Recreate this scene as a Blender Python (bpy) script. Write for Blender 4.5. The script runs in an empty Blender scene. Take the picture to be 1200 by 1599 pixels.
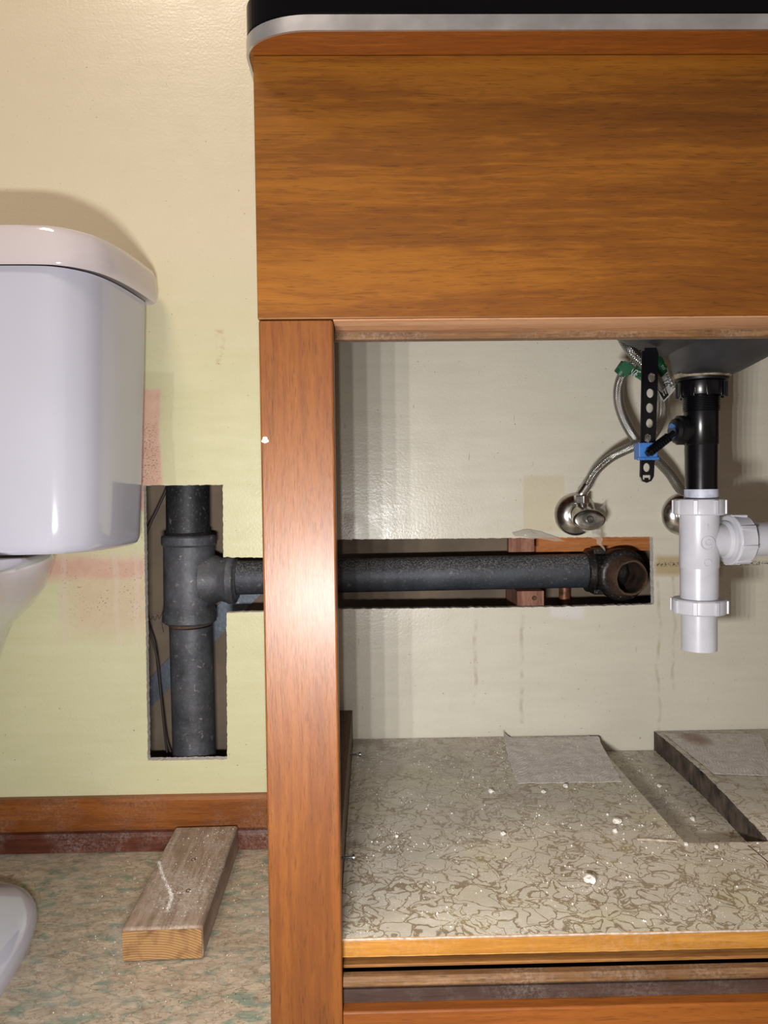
import bpy, bmesh, math, random
from mathutils import Vector, Matrix, noise
from mathutils.geometry import tessellate_polygon
random.seed(7)
R = math.radians
S = bpy.context.scene
COL = S.collection

# ------------------------------------------------------------------ camera
CAM = Vector((0, -1.075, 0.517)); FPX = 1150.0
YAW, PITCH, ROLL = R(-0.954), R(-1.765), R(-0.709)
_f = Vector((-math.sin(YAW)*math.cos(PITCH), math.cos(YAW)*math.cos(PITCH), math.sin(PITCH)))
_r = Vector((math.cos(YAW), math.sin(YAW), 0)); _u = _r.cross(_f)
CR = math.cos(ROLL)*_r + math.sin(ROLL)*_u
CU = -math.sin(ROLL)*_r + math.cos(ROLL)*_u
CF = _f
cd = bpy.data.cameras.new('camera'); cam = bpy.data.objects.new('camera', cd); COL.objects.link(cam)
m = Matrix((( CR.x, CU.x, -CF.x, CAM.x), (CR.y, CU.y, -CF.y, CAM.y), (CR.z, CU.z, -CF.z, CAM.z), (0, 0, 0, 1)))
cam.matrix_world = m
cd.sensor_fit = 'HORIZONTAL'; cd.sensor_width = 36; cd.lens = 36*FPX/1200; cd.clip_start = 0.01
S.camera = cam

# ------------------------------------------------------------------ exposure, ambient light, lamps
S.view_settings.view_transform = 'Standard'; S.view_settings.look = 'None'
S.view_settings.gamma = 1; S.view_settings.use_curve_mapping = False
S.view_settings.exposure = -0.16
w = bpy.data.worlds.new('room_ambient'); S.world = w; w.use_nodes = True
w.node_tree.nodes['Background'].inputs[0].default_value = (1.0, 0.86, 0.74, 1)
w.node_tree.nodes['Background'].inputs[1].default_value = 0.31

def area(name, loc, look, sx, sy, power, col):
    l = bpy.data.lights.new(name, 'AREA'); l.shape = 'RECTANGLE'; l.size = sx; l.size_y = sy
    l.energy = power; l.color = col
    o = bpy.data.objects.new(name, l); COL.objects.link(o); o.location = loc
    o.rotation_euler = (Vector(look)-Vector(loc)).to_track_quat('-Z', 'Y').to_euler()
    return o
# bathroom ceiling lamp, warm
area('ceiling_lamp_light', (-0.55, -1.25, 2.3), (-0.2, 0, 0.5), 0.5, 0.3, 18.5, (1.0, 0.82, 0.66))
# hand held work lamp below the camera: six short columns of LEDs
for i in range(6):
    area('work_lamp_led', (-0.112+0.02*i, -0.985, 0.366), (-0.02+0.02*i, 0, 0.43), 0.004, 0.030, 1.52, (1.0, 0.975, 0.95))

# ------------------------------------------------------------------ helpers
def at(px, py, Y):
    d = CR*(px-600) - CU*(py-799.5) + CF*FPX
    return CAM + d*((Y-CAM.y)/d.y)
def on(px, py, z):
    d = CR*(px-600) - CU*(py-799.5) + CF*FPX
    return CAM + d*((z-CAM.z)/d.z)
def lin(c):
    return tuple((x/255/12.92 if x/255 <= .04045 else ((x/255+.055)/1.055)**2.4) for x in c)+(1,)

def tag(o, label=None, cat=None, group=None, kind=None):
    if label: o['label'] = label
    if cat: o['category'] = cat
    if group: o['group'] = group
    if kind: o['kind'] = kind
    return o
def thing(name, label, cat, loc=(0, 0, 0), group=None):
    o = bpy.data.objects.new(name, None); COL.objects.link(o); o.location = loc
    o.empty_display_size = .02
    return tag(o, label, cat, group)
def obj(name, bm, mat, parent=None, smooth=None, bevel=0, bseg=2, sub=0, recalc=True):
    if recalc: bmesh.ops.recalc_face_normals(bm, faces=bm.faces)
    me = bpy.data.meshes.new(name); bm.to_mesh(me); bm.free()
    mats = mat if isinstance(mat, (list, tuple)) else [mat]
    for k in mats: me.materials.append(k)
    o = bpy.data.objects.new(name, me); COL.objects.link(o)
    if smooth is not None:
        for p in me.polygons: p.use_smooth = True
        me.set_sharp_from_angle(angle=R(smooth))
    if bevel:
        b = o.modifiers.new('bevel', 'BEVEL'); b.width = bevel; b.segments = bseg; b.limit_method = 'ANGLE'; b.angle_limit = R(40)
        b.harden_normals = False
    if sub:
        s = o.modifiers.new('sub', 'SUBSURF'); s.levels = sub; s.render_levels = sub
    if parent is not None:
        o.parent = parent
        p = parent; off = Vector((0, 0, 0))
        while p is not None:
            off += p.location; p = p.parent
        me.transform(Matrix.Translation(-off))
    return o
def center_origin(o):
    me = o.data; c = sum((v.co for v in me.vertices), Vector())/len(me.vertices)
    c.z = min(v.co.z for v in me.vertices)
    me.transform(Matrix.Translation(-c)); o.location = c
    return o
def box(bm, x0, x1, y0, y1, z0, z1, mi=0):
    vs = [bm.verts.new((x, y, z)) for x in (x0, x1) for y in (y0, y1) for z in (z0, z1)]
    for f in ((0,1,3,2), (4,6,7,5), (0,4,5,1), (2,3,7,6), (0,2,6,4), (1,5,7,3)):
        fc = bm.faces.new([vs[i] for i in f]); fc.material_index = mi
    return vs
def B(*a):
    bm = bmesh.new(); box(bm, *a); return bm
def frame(d):
    d = Vector(d).normalized()
    a = Vector((0, 0, 1)) if abs(d.z) < .9 else Vector((1, 0, 0))
    u = d.cross(a).normalized(); v = d.cross(u).normalized()
    return d, u, v
def lathe(bm, o, d, prof, seg=48, closed=False, mod=None, sq=(1, 1), mi=0):
    """prof: (distance along axis, radius) pairs; radius 0 closes to a point"""
    o = Vector(o); d, u, v = frame(d); rings = []
    for (t, r) in prof:
        if r <= 1e-7: rings.append([bm.verts.new(o+d*t)])
        else:
            rg = []
            for i in range(seg):
                a = 2*math.pi*i/seg; rr = r*(mod(a, t) if mod else 1)
                rg.append(bm.verts.new(o+d*t+(u*math.cos(a)*sq[0]+v*math.sin(a)*sq[1])*rr))
            rings.append(rg)
    pairs = list(zip(rings, rings[1:]))
    if closed: pairs.append((rings[-1], rings[0]))
    for A, C in pairs:
        if len(A) == 1 and len(C) == 1: continue
        for i in range(seg):
            j = (i+1) % seg
            if len(A) == 1: f = bm.faces.new((A[0], C[i], C[j]))
            elif len(C) == 1: f = bm.faces.new((A[i], C[0], A[j]))
            else: f = bm.faces.new((A[i], C[i], C[j], A[j]))
            f.material_index = mi
    return rings
def L(o, d, prof, **k):
    bm = bmesh.new(); lathe(bm, o, d, prof, **k); return bm
def cyl(bm, p0, p1, r0, r1=None, seg=32):
    p0, p1 = Vector(p0), Vector(p1); r1 = r0 if r1 is None else r1; ln = (p1-p0).length
    lathe(bm, p0, p1-p0, [(0, 0), (0, r0), (ln, r1), (ln, 0)], seg=seg)
def pipe_wall(o, d, ln, ro, ri, **k):
    return L(o, d, [(0, ri), (0, ro), (ln, ro), (ln, ri)], closed=True, **k)
def catmull(P, n=10):
    P = [Vector(p) for p in P]; Q = [P[0]*2-P[1]]+P+[P[-1]*2-P[-2]]; out = []
    for i in range(1, len(Q)-2):
        for k in range(n):
            t = k/n; a, b, c, d = Q[i-1], Q[i], Q[i+1], Q[i+2]
            out.append(.5*((2*b)+(c-a)*t+(2*a-5*b+4*c-d)*t*t+(3*b-a-3*c+d)*t**3))
    out.append(P[-1]); return out
def tube(bm, path, r, seg=20, caps=True, flat=1.0):
    uvl = bm.loops.layers.uv.get('UVMap') or bm.loops.layers.uv.new('UVMap')
    pts = [Vector(p) for p in path]; d0 = (pts[1]-pts[0]).normalized(); _, u, _ = frame(d0); rings = []; dist = 0; ds = []
    for i, p in enumerate(pts):
        t = (pts[min(i+1, len(pts)-1)]-pts[max(i-1, 0)]).normalized()
        u = (u-t*u.dot(t)).normalized(); v = t.cross(u)
        if i: dist += (p-pts[i-1]).length
        ds.append(dist); rr = r(i/(len(pts)-1)) if callable(r) else r
        rings.append([bm.verts.new(p+(u*math.cos(2*math.pi*k/seg)+v*math.sin(2*math.pi*k/seg)*flat)*rr) for k in range(seg)])
    for i in range(len(rings)-1):
        for k in range(seg):
            f = bm.faces.new((rings[i][k], rings[i][(k+1) % seg], rings[i+1][(k+1) % seg], rings[i+1][k]))
            for lp, (uu, vv) in zip(f.loops, ((k/seg, ds[i]), ((k+1)/seg, ds[i]), ((k+1)/seg, ds[i+1]), (k/seg, ds[i+1]))):
                lp[uvl].uv = (uu, vv)
    if caps: bm.faces.new(rings[0]); bm.faces.new(rings[-1])
def prism(bm, pts, ext, mi=0):
    """closed polygon of 3D points extruded by vector ext"""
    ext = Vector(ext); a = [bm.verts.new(Vector(p)) for p in pts]; b = [bm.verts.new(Vector(p)+ext) for p in pts]
    n = len(pts); bm.faces.new(a).material_index = mi; bm.faces.new(b[::-1]).material_index = mi
    for i in range(n): bm.faces.new((a[i], a[(i+1) % n], b[(i+1) % n], b[i])).material_index = mi
def holed_slab(outer, holes, to3, th, edge_mi=1):
    """2D polygon with holes -> slab; to3(a,b,t) maps to world, t 0..th"""
    loops = [outer]+holes; flat = [p for l in loops for p in l]
    tris = tessellate_polygon([[Vector((a, b, 0)) for a, b in l] for l in loops])
    bm = bmesh.new(); F = [bm.verts.new(to3(a, b, 0)) for a, b in flat]; K = [bm.verts.new(to3(a, b, th)) for a, b in flat]
    for t in tris:
        try: bm.faces.new([F[i] for i in t]); bm.faces.new([K[i] for i in t[::-1]])
        except ValueError: pass
    s = 0
    for l in loops:
        n = len(l)
        for i in range(n):
            j = (i+1) % n
            bm.faces.new((F[s+i], F[s+j], K[s+j], K[s+i])).material_index = edge_mi
        s += n
    return bm
def jag(poly, step, amp, seed=0, keep=()):
    out = []
    n = len(poly)
    for i in range(n):
        a, b = poly[i], poly[(i+1) % n]; ln = math.dist(a, b); k = max(1, int(ln/step))
        for q in range(k):
            t = q/k; x = a[0]+(b[0]-a[0])*t; y = a[1]+(b[1]-a[1])*t
            nv = noise.noise(Vector((x*160+seed, y*160, seed)))+.6*noise.noise(Vector((x*520, y*520+seed, 3)))
            nx, ny = (b[1]-a[1])/ln, -(b[0]-a[0])/ln
            out.append((x+nx*nv*amp, y+ny*nv*amp))
    return out
def rock(bm, c, r, seed, squash=.75):
    q = bmesh.ops.create_icosphere(bm, subdivisions=2, radius=1)['verts']
    for v in q:
        n = v.co.normalized(); k = 1+.45*noise.noise(n*1.9+Vector((seed*3.1, seed, 0)))+.2*noise.noise(n*5+Vector((seed, 0, 0)))
        v.co = Vector((n.x*k*r, n.y*k*r, n.z*k*r*squash))+Vector(c)

# ------------------------------------------------------------------ materials
class NT:
    def __init__(s, name):
        s.m = bpy.data.materials.new(name); s.m.use_nodes = True; s.t = s.m.node_tree; s.n = s.t.nodes
        s.b = s.n['Principled BSDF']; s.tc = s.n.new('ShaderNodeTexCoord')
    def link(s, a, b): s.t.links.new(a, b)
    def v(s, i, x):
        if hasattr(x, 'type') and hasattr(x, 'links'): s.link(x, i)
        else: i.default_value = x
    def map(s, sc=(1, 1, 1), rot=(0, 0, 0), src=None, loc=(0, 0, 0)):
        n = s.n.new('ShaderNodeMapping'); s.link(src or s.tc.outputs['Object'], n.inputs[0])
        n.inputs['Scale'].default_value = sc; n.inputs['Rotation'].default_value = rot; n.inputs['Location'].default_value = loc
        return n.outputs[0]
    def noise(s, vec, sc=5, det=3, rough=.55, dist=0, col=False):
        n = s.n.new('ShaderNodeTexNoise'); s.link(vec, n.inputs['Vector']); n.inputs['Scale'].default_value = sc
        n.inputs['Detail'].default_value = det; n.inputs['Roughness'].default_value = rough; n.inputs['Distortion'].default_value = dist
        return n.outputs['Color' if col else 'Fac']
    def voro(s, vec, sc=5, feat='F1', rnd=1):
        n = s.n.new('ShaderNodeTexVoronoi'); n.feature = feat; s.link(vec, n.inputs['Vector']); n.inputs['Scale'].default_value = sc
        n.inputs['Randomness'].default_value = rnd
        return n.outputs['Distance']
    def ramp(s, f, a, b, lo=0., hi=1.):
        n = s.n.new('ShaderNodeMapRange'); s.v(n.inputs[0], f); n.inputs[1].default_value = a; n.inputs[2].default_value = b
        n.inputs[3].default_value = lo; n.inputs[4].default_value = hi; return n.outputs[0]
    def math(s, op, a, b=0.):
        n = s.n.new('ShaderNodeMath'); n.operation = op; s.v(n.inputs[0], a); s.v(n.inputs[1], b); return n.outputs[0]
    def mix(s, f, a, b):
        n = s.n.new('ShaderNodeMix'); n.data_type = 'RGBA'; s.v(n.inputs[0], f)
        s.v(n.inputs[6], a if not isinstance(a, tuple) else lin(a)); s.v(n.inputs[7], b if not isinstance(b, tuple) else lin(b)); return n.outputs[2]
    def sep(s, vec=None):
        n = s.n.new('ShaderNodeSeparateXYZ'); s.link(vec or s.tc.outputs['Object'], n.inputs[0]); return n.outputs
    def warp(s, vec, sc, amt):
        c = s.noise(vec, sc, 2, col=True)
        a = s.n.new('ShaderNodeVectorMath'); a.operation = 'SUBTRACT'; s.link(c, a.inputs[0]); a.inputs[1].default_value = (.5, .5, .5)
        b = s.n.new('ShaderNodeVectorMath'); b.operation = 'SCALE'; s.link(a.outputs[0], b.inputs[0]); b.inputs['Scale'].default_value = amt
        c2 = s.n.new('ShaderNodeVectorMath'); c2.operation = 'ADD'; s.link(vec, c2.inputs[0]); s.link(b.outputs[0], c2.inputs[1]); return c2.outputs[0]
    def bump(s, h, st=.3, dist=.001):
        n = s.n.new('ShaderNodeBump'); s.link(h, n.inputs['Height']); n.inputs['Strength'].default_value = st; n.inputs['Distance'].default_value = dist
        s.link(n.outputs[0], s.b.inputs['Normal'])
    def done(s, col, rough=.5, metal=0., spec=.5, coat=0., coatr=.1):
        s.v(s.b.inputs['Base Color'], col if not isinstance(col, tuple) else lin(col)); s.v(s.b.inputs['Roughness'], rough)
        s.v(s.b.inputs['Metallic'], metal); s.b.inputs['Specular IOR Level'].default_value = spec
        s.b.inputs['Coat Weight'].default_value = coat; s.b.inputs['Coat Roughness'].default_value = coatr
        return s.m

def plain(name, c, rough=.5, metal=0., var=.06, nsc=40, spec=.5, coat=0., bump=0., bsc=300):
    t = NT(name); v = t.map()
    n = t.noise(v, nsc, 4)
    dk = tuple(max(0, x*(1-var*2.2)) for x in c); lt = tuple(min(255, x*(1+var)) for x in c)
    col = t.mix(t.ramp(n, .3, .7), dk, lt)
    if bump: t.bump(t.noise(v, bsc, 3), bump, .0006)
    return t.done(col, t.ramp(n, .3, .7, rough*.88, min(1, rough*1.12)), metal, spec, coat)

def wood(name, dark, mid, light, axis='x', rough=.4, coat=.3, pore=.5, coatr=.2, dust=0., figure=6., bstr=.25, spec=.4):
    t = NT(name)
    ls, ac = 1.0, 1.0
    def sc(a, b): return {'x': (a, b, b), 'y': (b, a, b), 'z': (b, b, a)}[axis]
    v0 = t.warp(t.map(), 5, .012)
    band = t.noise(t.map(sc(.6, figure), src=v0), 2.2, 3, .5)
    streak = t.noise(t.map(sc(5, 160), src=v0), 1.0, 4, .6)
    fine = t.noise(t.map(sc(60, 900), src=v0), 1.0, 2, .5)
    fig = t.noise(t.map(sc(34, 260), src=v0), 1.0, 3, .6, .5)
    f = t.math('ADD', t.math('MULTIPLY', band, .55), t.math('MULTIPLY', streak, .30))
    f = t.math('ADD', f, t.math('MULTIPLY', fig, .22))
    c = t.mix(t.ramp(f, .38, .56), dark, mid); c = t.mix(t.ramp(f, .50, .70), c, light)
    p = t.ramp(fine, .60, .68)
    c = t.mix(t.math('MULTIPLY', p, pore), c, tuple(x*.42 for x in dark))
    r = rough
    if dust:
        dm = t.math('MULTIPLY', t.ramp(t.noise(t.map(), 16, 3, .6), .40, .66), t.ramp(t.noise(t.map(), 330, 4, .75), .42, .66, 0, dust))
        c = t.mix(dm, c, (196, 190, 182)); r = t.ramp(dm, 0, .4, rough, .9)
    t.bump(t.math('ADD', fine, t.math('MULTIPLY', streak, .6)), bstr, .0004)
    return t.done(c, r, 0, spec, coat, coatr)

M = {}
M['apron'] = wood('varnished_mahogany', (88, 48, 11), (114, 67, 15), (134, 84, 23), 'x', .5, 0, .32, figure=9, spec=.3)
M['stile'] = wood('orange_varnished_wood', (88, 45, 11), (104, 57, 14), (118, 69, 20), 'z', .50, .24, .35, coatr=.33, figure=6, bstr=.9, spec=.32)
M['rail'] = wood('orange_varnished_rail', (98, 52, 16), (122, 66, 20), (138, 82, 28), 'x', .5, 0, .3, spec=.3)
M['raw_rail'] = wood('raw_brown_wood', (112, 76, 50), (150, 106, 72), (172, 128, 94), 'x', .7, 0, .4)
M['ply'] = wood('yellow_plywood_edge', (134, 88, 28), (164, 112, 40), (178, 130, 62), 'x', .5, 0, .2, dust=.12)
M['track'] = wood('worn_track_wood', (74, 50, 28), (112, 78, 44), (146, 118, 88), 'x', .6, 0, .5, dust=.2)
M['ridge'] = wood('tan_track_wood', (98, 62, 28), (134, 90, 44), (156, 116, 72), 'x', .6, 0, .4)
M['track_dark'] = wood('brown_track_face', (50, 35, 29), (66, 47, 40), (80, 60, 52), 'x', .6, 0, .3, dust=.12)
M['skirting'] = wood('varnished_baseboard', (104, 56, 20), (134, 76, 28), (152, 92, 40), 'x', .45, .1, .4, dust=.14)
M['shoe'] = wood('dark_red_shoe_mould', (66, 30, 20), (92, 44, 28), (112, 62, 44), 'x', .45, .1, .5, dust=.35)
M['cleat'] = wood('dull_brown_cleat', (70, 50, 38), (98, 74, 56), (120, 94, 74), 'y', .7, 0, .4, dust=.2)
M['stud'] = wood('reddish_cut_stud', (104, 68, 52), (136, 94, 76), (160, 120, 100), 'z', .8, 0, .5, figure=30, bstr=.8)
M['blocking'] = wood('orange_framing_lumber', (136, 76, 34), (176, 106, 54), (196, 130, 74), 'x', .75, 0, .3)
M['offcut'] = wood('weathered_lumber', (118, 98, 82), (152, 130, 112), (176, 158, 142), 'z', .85, 0, .3, dust=.75, figure=14, bstr=.5)

def m_endgrain():
    t = NT('end_grain'); v = t.map(loc=(.02, 0, .11))
    n = t.n.new('ShaderNodeTexWave'); n.wave_type = 'RINGS'; n.rings_direction = 'Y'; t.link(t.warp(v, 20, .006), n.inputs['Vector'])
    n.inputs['Scale'].default_value = 110; n.inputs['Distortion'].default_value = 1.2; n.inputs['Detail'].default_value = 2
    c = t.mix(n.outputs['Fac'], (142, 104, 62), (176, 138, 92)); c = t.mix(t.ramp(t.noise(v, 60, 4), .5, .75), c, (112, 78, 46))
    t.bump(n.outputs['Fac'], .4, .0005); return t.done(c, .85)
M['endgrain'] = m_endgrain()

def boxmask(t, sx, sz, x0, x1, z0, z1, s=.004):
    a = t.ramp(sx, x0-s, x0+s); b = t.ramp(sx, x1+s, x1-s); c = t.ramp(sz, z0-s, z0+s); d = t.ramp(sz, z1+s, z1-s)
    return t.math('MULTIPLY', t.math('MULTIPLY', a, b), t.math('MULTIPLY', c, d))
def pbox(t, sx, sz, x0, y0, x1, y1, s=.004):
    a = at(x0, y1, 0); b = at(x1, y0, 0); return boxmask(t, sx, sz, a.x, b.x, a.z, b.z, s)
def m_wall():
    t = NT('painted_plaster'); v = t.map(); w = t.warp(v, 14, .018); s = t.sep(w); sx, sz = s[0], s[2]
    s0 = t.sep(); rx, rz = s0[0], s0[2]
    big = t.noise(v, 3.5, 3); brush = t.noise(t.map((9, 1, 60)), 1, 3)
    f = t.math('ADD', t.math('MULTIPLY', big, .6), t.math('MULTIPLY', brush, .4))
    outc = t.mix(t.ramp(f, .35, .65), (202, 200, 160), (212, 210, 174))
    inc = t.mix(t.ramp(f, .35, .65), (200, 195, 180), (212, 207, 192))
    # warm room light from above, painted in: colour turns creamier up the wall
    hi = t.ramp(sz, at(200, 620, 0).z, at(200, 360, 0).z)
    outc = t.mix(hi, outc, (218, 208, 182))
    # old pink paint round the tank
    pk = t.math('MAXIMUM', pbox(t, sx, sz, -80, 868, 226, 908, .008), pbox(t, sx, sz, 120, 608, 249, 800, .002))
    pk = t.math('MAXIMUM', pk, pbox(t, sx, sz, 70, 868, 226, 1000, .014) and t.math('MULTIPLY', pbox(t, sx, sz, 110, 868, 240, 990, .02), .5))
    yl = t.math('MULTIPLY', pbox(t, sx, sz, 180, 580, 270, 760, .002), .45)
    outc = t.mix(yl, outc, (186, 180, 144))
    outc = t.mix(pk, outc, t.mix(t.ramp(t.noise(v, 60, 4), .35, .7), (204, 166, 146), (212, 178, 158)))
    # vertical drips
    for x in (100, 182, 213):
        outc = t.mix(t.math('MULTIPLY', pbox(t, sx, rz, x-2, 862, x+3, 1010, .0008), .4), outc, (214, 196, 180))
    # mould specks
    sp = t.math('MULTIPLY', t.ramp(t.noise(v, 330, 2), .60, .66), t.ramp(t.noise(v, 30, 2), .46, .60))
    near = t.math('MAXIMUM', pbox(t, sx, sz, 205, 640, 247, 940, .008), pbox(t, sx, sz, 100, 868, 226, 960, .02))
    outc = t.mix(t.math('MULTIPLY', t.math('MULTIPLY', sp, near), .8), outc, (88, 58, 40))
    near2 = pbox(t, sx, sz, 222, 660, 247, 758, .004)
    sp2 = t.math('MULTIPLY', t.ramp(t.noise(v, 420, 2), .54, .62), near2); outc = t.mix(t.math('MULTIPLY', sp2, .6), outc, (112, 84, 62))
    st = t.math('MULTIPLY', pbox(t, sx, sz, 338, 515, 348, 578, .003), t.ramp(t.noise(v, 90, 3), .45, .6)); outc = t.mix(t.math('MULTIPLY', st, .5), outc, (176, 150, 112))
    # inside the cabinet: grime line level with the trap, masking tape residue, runs
    g = pbox(t, sx, rz, 1025, 876, 1260, 884, .0022); g = t.math('MULTIPLY', g, t.ramp(t.noise(v, 330, 3), .46, .56))
    inc = t.mix(pbox(t, sx, sz, 1025, 868, 1130, 900, .004), inc, (176, 160, 128))
    inc = t.mix(t.math('MULTIPLY', g, .9), inc, (44, 36, 28))
    tp = pbox(t, rx, rz, 818, 742, 882, 830, .0012); inc = t.mix(t.math('MULTIPLY', tp, .55), inc, (196, 184, 152))
    for x, y0, y1 in ((1030, 900, 1170), (1052, 900, 1080), (815, 960, 1130), (742, 960, 1100)):
        q = pbox(t, sx, rz, x-2, y0, x+2, y1, .0012); inc = t.mix(t.math('MULTIPLY', q, t.ramp(t.noise(v, 45, 3), .4, .6, 0, .4)), inc, (150, 128, 96))
    rb = t.math('MULTIPLY', pbox(t, sx, sz, 536, 800, 552, 840, .003), .7); inc = t.mix(rb, inc, (120, 86, 58))
    wp_ = pbox(t, sx, sz, 858, 946, 912, 964, .004); inc = t.mix(t.math('MULTIPLY', wp_, .6), inc, (218, 218, 220))
    scr = t.math('MULTIPLY', t.ramp(t.noise(t.map((220, 1, 40), (0, .5, 0)), 1, 1), .74, .78), .4); inc = t.mix(scr, inc, (120, 110, 96))
    c = t.mix(t.ramp(rx, -.088, -.086), outc, inc)
    fl = t.math('MULTIPLY', t.ramp(t.noise(v, 240, 2), .71, .74), .75); c = t.mix(fl, c, (96, 82, 62))
    t.bump(t.math('ADD', t.noise(v, 260, 3), t.math('MULTIPLY', brush, .8)), .20, .0014)
    return t.done(c, t.ramp(t.noise(v, 30, 3), .3, .7, .24, .36), 0, .5)
M['wall'] = m_wall()
M['gypsum'] = plain('torn_gypsum_edge', (226, 223, 218), .95, var=.08, nsc=220, bump=.3)
M['cavity'] = plain('back_of_far_plasterboard', (118, 104, 88), .9, var=.12, nsc=9)
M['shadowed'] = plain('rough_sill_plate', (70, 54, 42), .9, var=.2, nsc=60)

def m_vinyl():
    t = NT('squiggle_vinyl'); v = t.map((1, 1, 1)); w = t.warp(t.warp(v, 26, .045), 75, .012)
    a = t.math('ABSOLUTE', t.math('SUBTRACT', t.noise(w, 27, 1.5, .5), .5))
    b = t.math('ABSOLUTE', t.math('SUBTRACT', t.noise(w, 32, 1, .5), .585))
    e = t.voro(w, 34, 'DISTANCE_TO_EDGE')
    thick = t.ramp(t.noise(v, 30, 2), .3, .7, .5, 1.5)
    l1 = t.ramp(t.math('DIVIDE', a, thick), .015, .007); l2 = t.ramp(t.math('DIVIDE', b, thick), .011, .005); l3 = t.ramp(t.math('DIVIDE', e, thick), .030, .015)
    a2 = t.math('ABSOLUTE', t.math('SUBTRACT', t.noise(w, 27, 1.5, .5), .415)); l3 = t.math('MAXIMUM', l3, t.ramp(t.math('DIVIDE', a2, thick), .013, .006))
    ln = t.math('MAXIMUM', t.math('MAXIMUM', l1, l2), l3)
    base = t.mix(t.ramp(t.noise(v, 12, 3), .35, .65), (180, 172, 156), (194, 186, 170))
    base = t.mix(t.ramp(t.noise(t.map(loc=(3, 1, 0)), 9, 3), .52, .70, 0, .4), base, (180, 174, 124))
    lc = t.mix(t.ramp(t.noise(v, 16, 2), .55, .7), (124, 106, 78), (138, 122, 50))
    c = t.mix(t.math('MULTIPLY', ln, .86), base, lc)
    # dust, thicker towards the wall
    yy = t.sep()[1]
    dn = t.noise(v, 32, 6, .72); dust = t.math('MULTIPLY', t.ramp(dn, .42, .72), t.ramp(yy, -.40, -.06, .10, .95))
    c = t.mix(dust, c, (192, 184, 175))
    fine = t.math('MULTIPLY', t.ramp(t.noise(v, 620, 2), .60, .66), t.ramp(dn, .42, .6)); c = t.mix(fine, c, (235, 232, 228))
    dirt = t.ramp(t.noise(t.map(loc=(5, 2, 0)), 60, 4), .66, .74, 0, .6); c = t.mix(dirt, c, (86, 66, 42))
    t.bump(t.math('ADD', t.math('MULTIPLY', dn, .8), t.math('MULTIPLY', t.noise(v, 18, 2), 2.5)), .28, .0025)
    return t.done(c, t.ramp(dust, 0, .6, .20, .6), 0, .5)
M['vinyl'] = m_vinyl()

def m_floor():
    t = NT('marbled_linoleum'); v = t.warp(t.map((1, 1.9, 1), (0, 0, R(-22))), 18, .03)
    n = t.noise(v, 38, 5, .65, .6); g = t.noise(t.map((1, 1.9, 1), (0, 0, R(-24)), loc=(4, 1, 0)), 32, 5, .65, .6); e = t.voro(t.warp(v, 90, .02), 60, 'DISTANCE_TO_EDGE')
    c = t.mix(t.ramp(n, .32, .68), (150, 134, 114), (198, 182, 160))
    c = t.mix(t.ramp(g, .51, .62, 0, .85), c, (118, 138, 122))
    c = t.mix(t.math('MULTIPLY', t.ramp(e, .05, .01), .55), c, (104, 80, 58))
    dk = t.math('MULTIPLY', t.ramp(t.noise(v, 230, 2), .62, .70), t.ramp(t.noise(v, 12, 2), .48, .6)); c = t.mix(t.math('MULTIPLY', dk, .75), c, (70, 50, 36))
    c = t.mix(t.ramp(t.noise(t.map(loc=(2, 2, 2)), 11, 5, .7), .48, .75, 0, .5), c, (184, 176, 166))
    t.bump(n, .2, .001)
    return t.done(c, .62, 0, .4)
M['lino'] = m_floor()

def m_pipe(name, a, b, dustc=(176, 172, 166), amt=.6, metal=.35, rough=.55, sc=1., topdust=False):
    t = NT(name); v = t.map()
    c = t.mix(t.ramp(t.noise(v, 18*sc, 5, .7), .3, .7), a, b)
    c = t.mix(t.math('MULTIPLY', t.ramp(t.noise(v, 260, 3), .58, .68), .35), c, (120, 122, 124))
    sp = t.math('MULTIPLY', t.ramp(t.noise(v, 95, 3, .6), .64, .72), amt); c = t.mix(sp, c, dustc)
    if topdust:
        g = t.n.new('ShaderNodeNewGeometry'); nz = t.sep(g.outputs['Normal'])[2]
        d = t.math('MULTIPLY', t.ramp(nz, .1, .9), t.ramp(t.noise(v, 420, 3, .7), .46, .62)); c = t.mix(t.math('MULTIPLY', d, .8), c, (182, 176, 168))
    t.bump(t.noise(v, 190, 4), .35, .0012)
    return t.done(c, rough, metal, .5)
M['galv'] = m_pipe('grey_galvanised_pipe', (50, 52, 57), (96, 98, 104), amt=.5)
M['galv_h'] = m_pipe('dusty_grey_pipe', (54, 57, 64), (78, 82, 90), amt=.25, topdust=True)
M['galv_dark'] = m_pipe('blackened_pipe', (26, 27, 30), (54, 55, 60), amt=.3)
M['castfit'] = m_pipe('black_iron_fitting', (24, 22, 22), (56, 52, 50), (150, 142, 132), amt=.75, rough=.4)
M['rust'] = m_pipe('rust_brown_metal', (52, 38, 30), (112, 84, 66), (156, 140, 124), amt=.5, rough=.7)
M['pipe_in'] = plain('rust_inside_pipe', (44, 28, 16), .8, 0, .4, 60)
M['copper'] = plain('tarnished_copper', (142, 92, 66), .5, .55, .3, 50)
M['brace'] = m_pipe('galvanised_strap', (74, 80, 90), (104, 112, 124), (190, 196, 204), amt=.35, metal=.5, rough=.5)
M['cable'] = plain('dark_cable_jacket', (50, 42, 38), .6)
M['porcelain'] = plain('white_vitreous_china', (190, 191, 206), .09, 0, .01, 6, coat=.5)
M['lid_china'] = plain('white_vitreous_china_lid', (206, 197, 200), .09, 0, .01, 6, coat=.5)
M['pvc'] = plain('white_pvc', (190, 191, 200), .30, 0, .02, 30)
M['pvc_dirty'] = plain('smudged_white_pvc', (190, 194, 212), .45, 0, .08, 80)
M['blackpl'] = plain('black_plastic', (9, 9, 13), .24, 0, .1, 60, spec=.32)
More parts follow.
